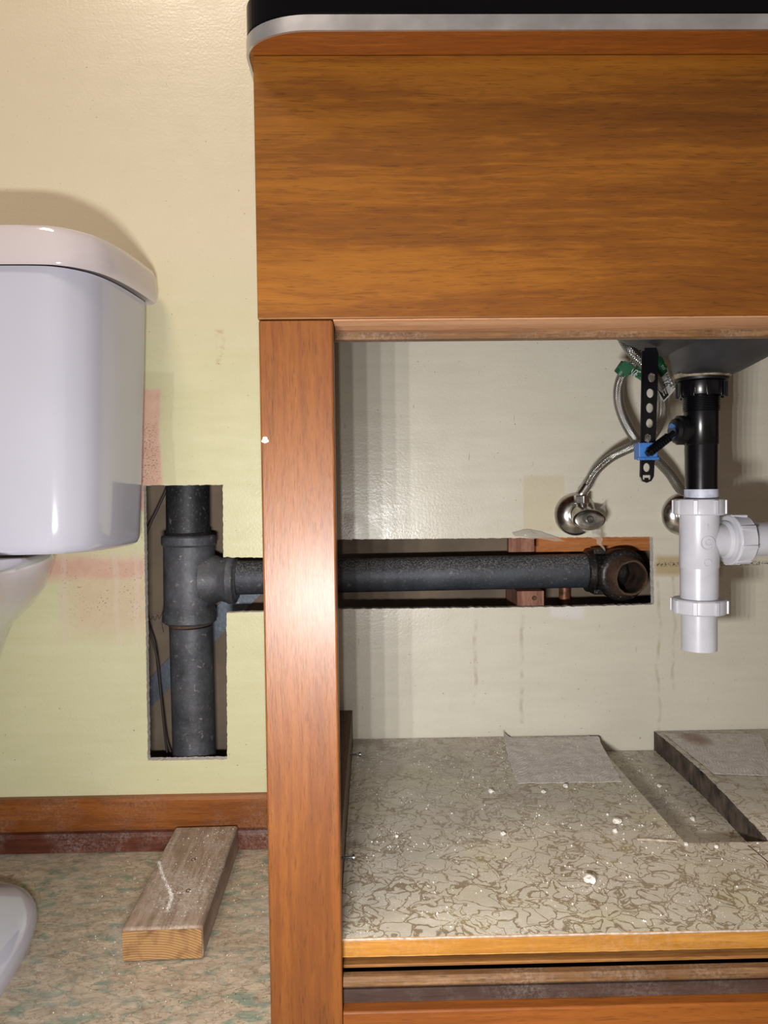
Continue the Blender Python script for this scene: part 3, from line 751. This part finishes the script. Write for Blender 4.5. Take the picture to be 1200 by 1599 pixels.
bm = L((cx, DY, zp(695)), (0, 0, 1), [(0, .0178), (.001, .0186), (zp(643)-zp(695), .0186), (zp(643)-zp(695), .015)], seg=56); obj('drain_body', bm, M['blackpl'], dr, smooth=40)
bm = L((cx, DY, zp(772)), (0, 0, 1), [(0, .0172), (zp(695)-zp(772)+.001, .0176)], seg=56); obj('tailpiece', bm, M['blackpl'], dr, smooth=40)
# pivot boss on the left
pc = at(1070, 672, DY); pz = pc.z
bm = L((cx-.010, DY, pz), (-1, -.12, 0), [(0, .0125), (.010, .0128), (.011, .0155), (.018, .0155), (.019, .0135), (.023, .0125), (.024, .0105), (.024, 0)], seg=40, mod=lambda a, t: 1+(.05*(math.cos(a*8) > .3) if .0105 < t < .0185 else 0))
pn = obj('pivot_nut', bm, M['blackmat'], dr, smooth=35)
bm = L((cx-.0335, DY-.003, pz-.001), (-1, -.12, 0), [(0, 0), (0, .0085), (.0018, .0085), (.0018, 0)], seg=28); obj('blue_washer', bm, M['blue'], pn, smooth=40)

# pop-up rod and perforated strap
link = thing('popup_linkage', 'black perforated strap with blue clip and ribbed rod, left of the drain', 'linkage', at(1011, 752, -.275))
LY = -.275
def strap():
    P = [(1004, 555), (1008, 543), (1026, 543), (1029, 552), (1028, 600), (1025, 680), (1022, 744), (1018, 751), (1011, 754), (1003, 751), (1000, 743), (1002, 680), (1003.5, 600)]
    P = [(at(x, y, LY).x, at(x, y, LY).z) for x, y in P]
    hs = []
    for (x, y, rx, ry) in ((1018, 589.5, 5.4, 7.2), (1016, 614, 5.6, 7.2), (1015.3, 637, 5.6, 7.6), (1015, 661, 5.4, 7.2), (1012, 684, 5.0, 6.5), (1010.5, 730, 5.2, 7)):
        c = at(x, y, LY); s = (c.y+1.075)/1150
        hs.append([(c.x+rx*s*math.cos(t*math.pi/8), c.z+ry*s*math.sin(t*math.pi/8)) for t in range(16)])
    c = at(1010.5, 746, LY); s = (c.y+1.075)/1150
    hs.append([(c.x+a*s, c.z+b*s) for a, b in ((-6, 4), (-6, -2), (-3.5, -4), (-3, 0), (3, 0), (3.5, -4), (6, -2), (6, 4))])
    return holed_slab(P, hs, lambda a, b, t: (a, LY+t, b), .0022, 0)
obj('strap', strap(), M['blackpl'], link, bevel=.0003)
# raised left edge of the strap
bm = bmesh.new(); a, b = at(1004.2, 548, LY-.001), at(1001, 745, LY-.001); box(bm, 0, 0, 0, 0, 0, 0); bm.free(); bm = bmesh.new()
tube(bm, [a, b], .0012, 10); obj('strap_rim', bm, M['blackpl'], link, smooth=60)
c0, c1 = at(998, 717, LY-.006), at(1027, 691, LY-.006)
bm = B(c0.x, c1.x, LY-.007, LY+.009, c0.z, c1.z)
box(bm, c0.x-.0016, c1.x+.0016, LY-.0085, LY-.003, c0.z-.0012, c0.z+.002)
obj('clip', bm, M['blue'], link, bevel=.0008)
r0 = at(1053, 676, LY-.006); r1 = at(1011, 709, LY-.012)
bm = bmesh.new(); tube(bm, [r0, r1], .0036, 16)
n = 9
for i in range(n):
    t = .18+.75*i/n; c = r0.lerp(r1, t); lathe(bm, c, r1-r0, [(0, 0), (0, .0036), (.0012, .0053), (.0026, .0053), (.0030, .0036), (.0030, 0)], seg=16)
obj('pivot_rod', bm, M['blackpl'], link, smooth=30)

# ------------------------------------------------------------------ white trap tee
tee = thing('trap_tee', 'white PVC tee under the black drain with open lower tail', 'pipe fitting', (cx, DY, zp(1015)))
bx = at(1092.5, 845, DY).x
bm = L((cx, DY, zp(783)), (0, 0, 1), [(0, .0168), (0, .0180), (zp(764)-zp(783), .0182), (zp(764)-zp(783), .0174)], seg=56); obj('sleeve', bm, M['pvc_dirty'], tee, smooth=40)
def nut(o, d, h, r, n, mat, parent, lw=.0024, lh=.0016, ri=.018, name='slip_nut', ph=.3, flare=0.):
    bm = L(o, d, [(0, ri), (0, r*.93), (.0015, r), (h-.0016, r*(1+flare)), (h, r*.96), (h, ri)], seg=64, closed=True)
    dd, u, v = frame(d); o = Vector(o)
    for i in range(n):
        a = 2*math.pi*(i+ph)/n; e = u*math.cos(a)+v*math.sin(a); g = -u*math.sin(a)+v*math.cos(a)
        vs = box(bm, -lw, lw, -.002, lh, .0012, h-.001)
        for q in vs: q.co = o+g*q.co.x+e*(r*(1+flare*.5)+q.co.y)+dd*q.co.z
    return obj(name, bm, mat, parent, smooth=35, bevel=.0005)
h = zp(779)-zp(804); nut((bx, DY, zp(804)), (0, 0, 1), h, .0272, 8, M['pvc'], tee, ri=.0182)
bm = L((bx, DY, zp(886)), (0, 0, 1), [(0, .0190), (0, .0208), (.0006, .0211), (zp(803)-zp(886), .0209), (zp(803)-zp(886), .0185)], seg=64)
lathe(bm, (bx, DY, zp(937)), (0, 0, 1), [(0, .0182), (0, .0202), (zp(886)-zp(937), .0204), (zp(886)-zp(937), .018)], seg=64)
bz = zp(844)
bd = Vector((1, .10, .0)).normalized()
lathe(bm, (bx, DY, bz), bd, [(.004, .0195), (.022, .0180), (.027, .0185), (.030, .0215), (.040, .0222), (.040, .018)], seg=56)
tb = obj('tee_body', bm, M['pvc'], tee, smooth=30)
# moulded marks on the tee
bm = L((bx, DY-.0212, zp(846)), (0, -1, 0), [(0, .0070), (.0006, .0070), (.0006, .0078), (0, .0078)], seg=36, closed=True)
lathe(bm, (bx, DY-.0212, zp(876)), (0, -1, 0), [(0, .0036), (.0006, .0036), (.0006, .0042), (0, .0042)], seg=28, closed=True)
def text(s, size, mat, parent, M4, name='lettering', th=.0003):
    cu = bpy.data.curves.new(name, 'FONT'); cu.body = s; cu.size = size; cu.align_x = 'CENTER'; cu.align_y = 'CENTER'; cu.extrude = th
    t = bpy.data.objects.new('tmp', cu); me = bpy.data.meshes.new_from_object(t)
    bpy.data.objects.remove(t); bmx = bmesh.new(); bmx.from_mesh(me); bpy.data.meshes.remove(me); bmx.transform(M4)
    return obj(name, bmx, mat, parent, recalc=False)
def bas(o, u, v, n):
    return Matrix(((u[0], v[0], n[0], o[0]), (u[1], v[1], n[1], o[1]), (u[2], v[2], n[2], o[2]), (0, 0, 0, 1)))
obj('moulded_ring', bm, M['pvc'], tb, smooth=30)
vdir = (CAM-Vector((bx, DY, bz))); vdir.z = 0; vdir.normalize()
ub = Vector((0, 0, 1)).cross(vdir).normalized()
text('1', .009, M['pvc'], tb, bas(Vector((bx, DY, zp(822)))+Vector((0, -.0211, 0)), (1, 0, 0), (0, 0, 1), (0, -1, 0)), 'moulded_mark', .0008)
text('C', .010, M['pvc'], tb, bas(Vector((bx, DY, zp(846)))+Vector((0, -.0211, 0)), (1, 0, 0), (0, 0, 1), (0, -1, 0)), 'moulded_mark', .0008)
nut(Vector((bx, DY, bz))+bd*.0335, bd, .020, .0285, 8, M['pvc'], tee, lh=.0018, ri=.0192, flare=-.06)
h = zp(934)-zp(957); nut((bx, DY, zp(957)), (0, 0, 1), h, .0290, 8, M['pvc'], tee, lh=.0018, ri=.0185)
bm = pipe_wall((bx, DY, zp(1014)), (0, 0, 1), zp(950)-zp(1014), .0190, .0165, seg=56); obj('tail_tube', bm, M['pvc'], tee, smooth=40)
bm = pipe_wall(Vector((bx, DY, bz))+bd*.030, bd, .30, .0192, .0165, seg=48); obj('side_tube', bm, M['pvc'], tee, smooth=40)

# ------------------------------------------------------------------ stop valves
def valve(px, py, lab, handle=True):
    c = at(px, py, 0); v = thing('stop_valve', lab, 'valve', c, 'stop valves on the back wall')
    bm = L(c+Vector((0, -.0005, 0)), (0, -1, 0), [(0, .0315), (.0015, .0315), (.004, .0305), (.009, .026), (.013, .020), (.0145, .0145), (.0145, .010), (.003, .009)], seg=56)
    obj('escutcheon', bm, M['chrome'], v, smooth=60)
    bm = L(c+Vector((0, -.003, 0)), (0, -1, 0), [(0, .0095), (.016, .0095), (.016, .0135), (.022, .0145), (.038, .0145), (.042, .012), (.052, .010), (.052, 0)], seg=40)
    t = c+Vector((.0, -.033, .0))
    lathe(bm, t, (0, 0, 1), [(0, .009), (.018, .0085), (.020, .0075), (.022, .0075)], seg=32)
    obj('valve_body', bm, M['chrome'], v, smooth=40)
    bm = L(t+Vector((0, 0, .016)), (0, 0, 1), [(0, 0), (0, .0100), (.001, .0112), (.0115, .0112), (.0125, .0095), (.0125, 0)], seg=6); obj('compression_nut', bm, M['chrome'], v, bevel=.0006)
    hd = Vector((.05, -1, .10)).normalized(); hc = c+Vector((.002, -.055, -.006))
    if handle:
        hp = [(0, 0), (0, .0150), (.002, .0180), (.005, .0186), (.008, .0178), (.010, .0150), (.009, .006), (.009, 0)]
        bm = L(hc, hd, hp, seg=56, sq=(1.28, .80)); hh = obj('handle', bm, M['chrome'], v, smooth=50)
        bm = L(hc+hd*.0088, hd, [(0, .0052), (.0020, .0050), (.0036, .0036), (.0036, .0022), (.0026, .0020), (.0026, 0)], seg=24); obj('handle_screw', bm, M['steel'], hh, smooth=40)
    return t+Vector((0, 0, .028))
v1 = valve(899, 803, 'chrome stop valve with oval handle on the wall above the copper pipe')
v2 = valve(1066, 803, 'chrome stop valve mostly hidden behind the white tee')

# ------------------------------------------------------------------ braided hoses
def hose(path, lab, base):
    h = thing('supply_hose', lab, 'hose', base, 'braided supply hoses')
    bm = bmesh.new(); pp = catmull(path, 14); tube(bm, pp, .0068, 24); obj('braided_sleeve', bm, M['braid'], h, smooth=80)
    d = (pp[2]-pp[0]).normalized()
    bm = L(pp[0]-d*.004, d, [(0, 0), (0, .0065), (.001, .0078), (.005, .0078), (.006, .0072), (.017, .0076), (.018, .0070), (.018, 0)], seg=28); obj('ferrule', bm, M['chrome'], h, smooth=40)
    return pp
b1 = v1+Vector((.001, 0, .004))
def A3(x, y, Y): return at(x, y, Y)
hose([b1, A3(918, 757, -.037), A3(931, 735, -.046), A3(955, 714, -.060), A3(985, 699, -.082), A3(1015, 685, -.10), A3(1034, 650, -.11), A3(1033, 610, -.125), A3(1012, 575, -.14), A3(990, 552, -.14), A3(974, 530, -.13), A3(966, 505, -.12)],
     'braided steel hose rising from the left stop valve and looping right', b1)
b2 = v2+Vector((0, 0, .004))
hose([b2, A3(1064, 765, -.04), A3(1045, 738, -.05), A3(1020, 712, -.06), A3(992, 684, -.07), A3(973, 650, -.08), A3(966, 618, -.09), A3(972, 588, -.10), A3(993, 566, -.115), A3(1016, 545, -.12), A3(1030, 520, -.12)],
     'braided steel hose rising behind the white tee and looping left', b2)

# tags on the hoses
gt = thing('hose_tag', 'green folded card tag with white figures wrapped round the left hose loop', 'tag', at(985, 600, -.115))
def strip3(name, P, mat, par, th=.0008):
    a = [Vector(p) for p in P]; nrm = (a[1]-a[0]).cross(a[2]-a[0]).normalized()
    bm = bmesh.new(); prism(bm, a, nrm*th); return obj(name, bm, mat, par)
strip3('wrap', [A3(966, 573, -.121), A3(976, 563, -.122), A3(992, 574, -.123), A3(978, 587, -.121)], M['green'], gt)
bm = bmesh.new()
pl = A3(966, 576, -.110); 
cyl(bm, A3(968.5, 584, -.101), A3(979, 569, -.108), .0086, seg=24); obj('band', bm, M['green'], gt, smooth=40)
strip3('flap', [A3(980, 573, -.112), A3(992, 562, -.112), A3(1030, 560, -.115), A3(1043, 572, -.115), A3(1034, 590, -.116), A3(1006, 597, -.112), A3(992, 588, -.112), A3(980, 584, -.112)], M['green'], gt)
strip3('flap', [A3(995, 548, -.108), A3(1012, 544, -.108), A3(1014, 560, -.108), A3(1002, 563, -.108)], M['green'], gt)
strip3('flap', [A3(1028, 548, -.118), A3(1036, 560, -.118), A3(1044, 582, -.118), A3(1030, 592, -.118), A3(1028, 560, -.118)], M['green'], gt)
def facing(o, ang):
    n = (CAM-o).normalized(); n.z = 0; n.normalize(); u = Vector((0, 0, 1)).cross(n).normalized(); v = Vector((0, 0, 1))
    c, s = math.cos(ang), math.sin(ang); return bas(o+n*.0016, u*c+v*s, v*c-u*s, n)
text('1/2"', .0075, M['white_card'], gt, facing(A3(993, 581, -.1175), R(-28)))
text('3/8"', .0050, M['white_card'], gt, facing(A3(990, 586, -.1175), R(-28)))
text('T12', .0042, M['white_card'], gt, facing(A3(1036, 574, -.122), R(-60)))
wt = thing('paper_label', 'white label reading FAUCET 16" beside the perforated strap', 'label', A3(1042, 605, -.13))
WY = -.13
cardo = strip3('card', [A3(1030, 593, WY), A3(1043, 580, WY), A3(1055, 607, WY), A3(1052, 612, WY), A3(1037, 628, WY), A3(1026, 607, WY)], M['white_card'], wt, .0005)
pico = strip3('picture', [A3(1026, 600, WY-.0012), A3(1033, 594, WY-.0012), A3(1045, 617, WY-.0012), A3(1037, 625, WY-.0012), A3(1026, 606, WY-.0012)], M['ink'], wt, .0003)
text('FAUCET', .0060, M['ink'], cardo, facing(A3(1047.5, 596, WY-.0010), R(-64)))
text('16"', .0095, M['ink'], cardo, facing(A3(1041.5, 600, WY-.0010), R(-64)))
bm = bmesh.new()
for (x0, y0, x1, y1) in ((1031, 606, 1036, 602), (1033, 612, 1039, 607), (1038, 607, 1041, 615), (1035, 611, 1038, 618)):
    tube(bm, [A3(x0, y0, WY-.0022), A3(x1, y1, WY-.0022)], .0009, 8)
obj('drawing', bm, M['white_card'], pico)

# crumpled clear tape round the valve and over the opening edge
def film(name, pts, lab, seed, amp=.006, n=12):
    P = [Vector(p) for p in pts]; bm = bmesh.new(); g = []
    for j in range(n+1):
        row = []
        for i in range(n+1):
            u, v = i/n, j/n; p = P[0].lerp(P[1], u).lerp(P[3].lerp(P[2], u), v)
            k = Vector((noise.noise(p*90+Vector((seed, 0, 0))), noise.noise(p*90+Vector((0, seed, 0))), noise.noise(p*90+Vector((0, 0, seed)))))
            row.append(bm.verts.new(p+k*amp))
        g.append(row)
    for j in range(n):
        for i in range(n): bm.faces.new((g[j][i], g[j][i+1], g[j+1][i+1], g[j+1][i]))
    bmesh.ops.solidify(bm, geom=bm.faces[:], thickness=.0002)
    o = obj(name, bm, M['film'], smooth=25); tag(o, lab, 'tape', 'scraps of clear tape'); return o
film('tape_scrap', [A3(798, 832, -.007), A3(835, 826, -.006), A3(886, 846, -.010), A3(806, 838, -.006)], 'strip of clear crumpled tape along the upper edge of the opening', 1, .003)
film('tape_scrap', [A3(905, 822, -.045), A3(938, 826, -.05), A3(946, 862, -.035), A3(930, 845, -.04)], 'torn clear tape hanging below the valve handle', 4, .006)
film('tape_scrap', [A3(925, 806, -.035), A3(945, 785, -.03), A3(943, 822, -.04), A3(932, 818, -.045)], 'torn clear tape standing up at right of the valve handle', 6, .004)

# ------------------------------------------------------------------ lumber offcut on the floor
f0, f1 = on(190, 1502, 0), on(318, 1502, 0)
L2 = .27; Wd = .089; Th = .038
bk = on(323, 1290, Th)
front = (f0+f1)/2
dirv = (Vector((bk.x, bk.y, 0))-Vector((front.x, front.y, 0))).normalized()
Lb = (Vector((bk.x, bk.y, 0))-Vector((front.x, front.y, 0))).length
lum = thing('lumber_offcut', 'short weathered plank offcut lying on the floor against the baseboard', 'plank', (front.x, front.y, 0))
ang = math.atan2(-dirv.x, dirv.y)
bm = bmesh.new()
vs = box(bm, -Wd/2, Wd/2, .0006, Lb, .0005, Th)
o = obj('plank_body', bm, [M['offcut']], None, bevel=.0035, bseg=3)
o.parent = lum; lum.rotation_euler.z = ang
# grain runs along local Y
o.data.materials.clear()
M['offcut_y'] = wood('weathered_lumber_lengthwise', (112, 92, 76), (148, 126, 108), (172, 154, 138), 'y', .85, 0, .3, dust=.85, figure=14, bstr=.5)
o.data.materials.append(M['offcut_y'])
bm = bmesh.new(); prism(bm, [(-Wd/2+.0033, -.0003, .003), (Wd/2-.0033, -.0003, .003), (Wd/2-.0012, -.0003, .005), (Wd/2-.0012, -.0003, Th-.005), (Wd/2-.0033, -.0003, Th-.0025), (-Wd/2+.0033, -.0003, Th-.0025), (-Wd/2+.0012, -.0003, Th-.005), (-Wd/2+.0012, -.0003, .005)], (0, .0012, 0))
e = obj('end_grain_face', bm, M['endgrain']); e.parent = lum
e['label'] = 'fresh sawn yellow end of the plank'
for (x, y) in ((.012, .075), (.002, .15)):
    bm = bmesh.new(); lathe(bm, (x, y, Th-.0004), (0, 0, 1), [(0, 0), (.0006, .0035), (.0002, .0048)], seg=20, sq=(1, .7)); kq = obj('knot', bm, M['rot']); kq.parent = lum

bm = bmesh.new(); mi_ = Matrix.Translation(lum.location) @ Matrix.Rotation(ang, 4, 'Z'); mi_.invert()
def flake(bm, p, r):
    q = [Vector((p.x+random.uniform(-1, 1)*r, p.y+random.uniform(-1, 1)*r, p.z+.0001)) for _ in range(3)]+[Vector((p.x, p.y, p.z+r*1.1))]
    vs = [bm.verts.new(v) for v in q]
    for f in ((0, 1, 2), (0, 1, 3), (1, 2, 3), (2, 0, 3)): bm.faces.new([vs[i] for i in f])
path = catmull([mi_ @ on(x, y, Th) for x, y in ((248, 1345), (255, 1368), (266, 1392), (268, 1402), (261, 1424))], 30)
for p in path:
    for _ in range(14): flake(bm, p+Vector((random.gauss(0, .0012), random.gauss(0, .0012), 0)), random.uniform(.0003, .0007))
kq = obj('chalk_streak', bm, M['gypsum']); kq.parent = lum; kq['kind'] = 'stuff'
bm = bmesh.new()
for _ in range(700):
    x, y = random.gauss(.012, .02), random.uniform(.02, Lb-.01)
    if abs(x) < Wd/2-.004: flake(bm, Vector((x, y, Th)), .0003+.0010*random.random()**4)
kq = obj('surface_dust', bm, M['crumb']); kq.parent = lum; kq['kind'] = 'stuff'

# ------------------------------------------------------------------ plaster crumbs
crumbs = [(922, 1378, 9.5, 'largest white plaster crumb, alone near the front of the cabinet floor'),
 (767, 1238, 4.5, 'white plaster crumb just below the curled corner of the left paper patch'),
 (786, 1304, 4.2, 'small white plaster crumb left of centre on the cabinet floor'),
 (884, 1230, 4.5, 'plaster crumb just below the front edge of the left paper patch'),
 (849, 1238, 3.6, 'small plaster crumb left of the one below the left paper patch'),
 (964, 1286, 6.5, 'powdery plaster crumb behind the wooden splinter'),
 (961, 1300, 4.5, 'flat plaster crumb just left of the wooden splinter'),
 (620, 1307, 3.0, 'small plaster crumb close to the front stile side of the cabinet floor'),
 (1072, 1320, 3.6, 'plaster crumb at the front left corner of the cut-out'),
 (1119, 1324, 3.4, 'plaster crumb on the front lip of the cut-out below the raised board'),
 (949, 1273, 2.4, 'tiny round plaster crumb behind the powdery one')]
for i, (x, y, r, lab) in enumerate(crumbs):
    P = on(x, y, ZF); s = (P.y+1.075)/1150*r; bm = bmesh.new(); rock(bm, (P.x, P.y, ZF+s*.62), s, i+2, .7)
    o = center_origin(obj('plaster_crumb', bm, M['crumb'])); tag(o, lab, 'crumb', 'plaster crumbs on the cabinet floor')
for i, (x, y, r, lab) in enumerate([(1030, 1229, 3.5, 'plaster crumb in the cut-out below the left board edge'), (1082, 1281, 4.2, 'white plaster crumb toward the front of the cut-out')]):
    P = on(x, y, ZF-.024); s = (P.y+1.075)/1150*r; bm = bmesh.new(); rock(bm, (P.x, P.y, ZF-.024+s*.6), s, i+31, .7)
    o = center_origin(obj('plaster_crumb', bm, M['crumb'])); tag(o, lab, 'crumb', 'plaster crumbs in the cut-out')
P0, P1 = on(995, 1311, ZF+.001), on(1058, 1314, ZF+.001)
bm = bmesh.new(); tube(bm, [P0, P0.lerp(P1, .3)+Vector((0, .0006, .0003)), P0.lerp(P1, .7), P1], lambda t: .0013 if t < .9 else .0008, 8)
o = obj('splinter', bm, M['splinter'], smooth=50); tag(o, 'thin pale wooden splinter at the front left corner of the cut-out', 'splinter')

# fine debris nobody could count
def debris(name, fn, n, rmin, rmax, mat, lab):
    bm = bmesh.new(); k = 0
    while k < n:
        p = fn()
        if p is None: continue
        r = rmin+(rmax-rmin)*random.random()**5; k += 1
        q = [Vector((p.x+random.uniform(-1, 1)*r, p.y+random.uniform(-1, 1)*r, p.z+.0001)) for _ in range(3)]+[Vector((p.x, p.y, p.z+r*1.2))]
        vs = [bm.verts.new(v) for v in q]
        for f in ((0, 1, 2), (0, 1, 3), (1, 2, 3), (2, 0, 3)): bm.faces.new([vs[i] for i in f])
    o = obj(name, bm, mat); tag(o, lab, 'debris', kind='stuff'); return o
def pick_cab():
    x = random.uniform(CXr+.005, nxr+.18); y = -.005-random.random()**1.5*.47
    if y > nyf-.004 and x > nxl-.004: return None
    if noise.noise(Vector((x*14, y*14, 0)))+random.uniform(-.35, .35) < .02: return None
    return Vector((x, y, ZF))
debris('plaster_dust', pick_cab, 3200, .0004, .0015, M['crumb'], 'fine white plaster dust scattered over the vinyl cabinet floor')
def pick_cut():
    return Vector((random.uniform(nxl+.003, nxr-.004), random.uniform(nyf+.004, -.01), ZF-.024))
debris('plaster_dust', pick_cut, 600, .0004, .0015, M['crumb'], 'plaster dust lying in the sunken cut-out')
def pick_fl():
    x = random.gauss(-.24, .10); y = -.05-abs(random.gauss(0, .18))
    if x > CL-.003 or x < -.37: return None
    l = Vector((x-lum.location.x, y-lum.location.y)); c, s = math.cos(-ang), math.sin(-ang); lx, ly = l.x*c-l.y*s, l.x*s+l.y*c
    return Vector((x, y, 99 if abs(lx) < Wd/2+.002 and -.002 < ly < Lb+.01 else 0))
def pf():
    p = pick_fl(); return None if p is None or p.z > 1 else p
debris('plaster_dust', pf, 1500, .0003, .0012, M['crumb'], 'fine white plaster dust on the linoleum around the plank')
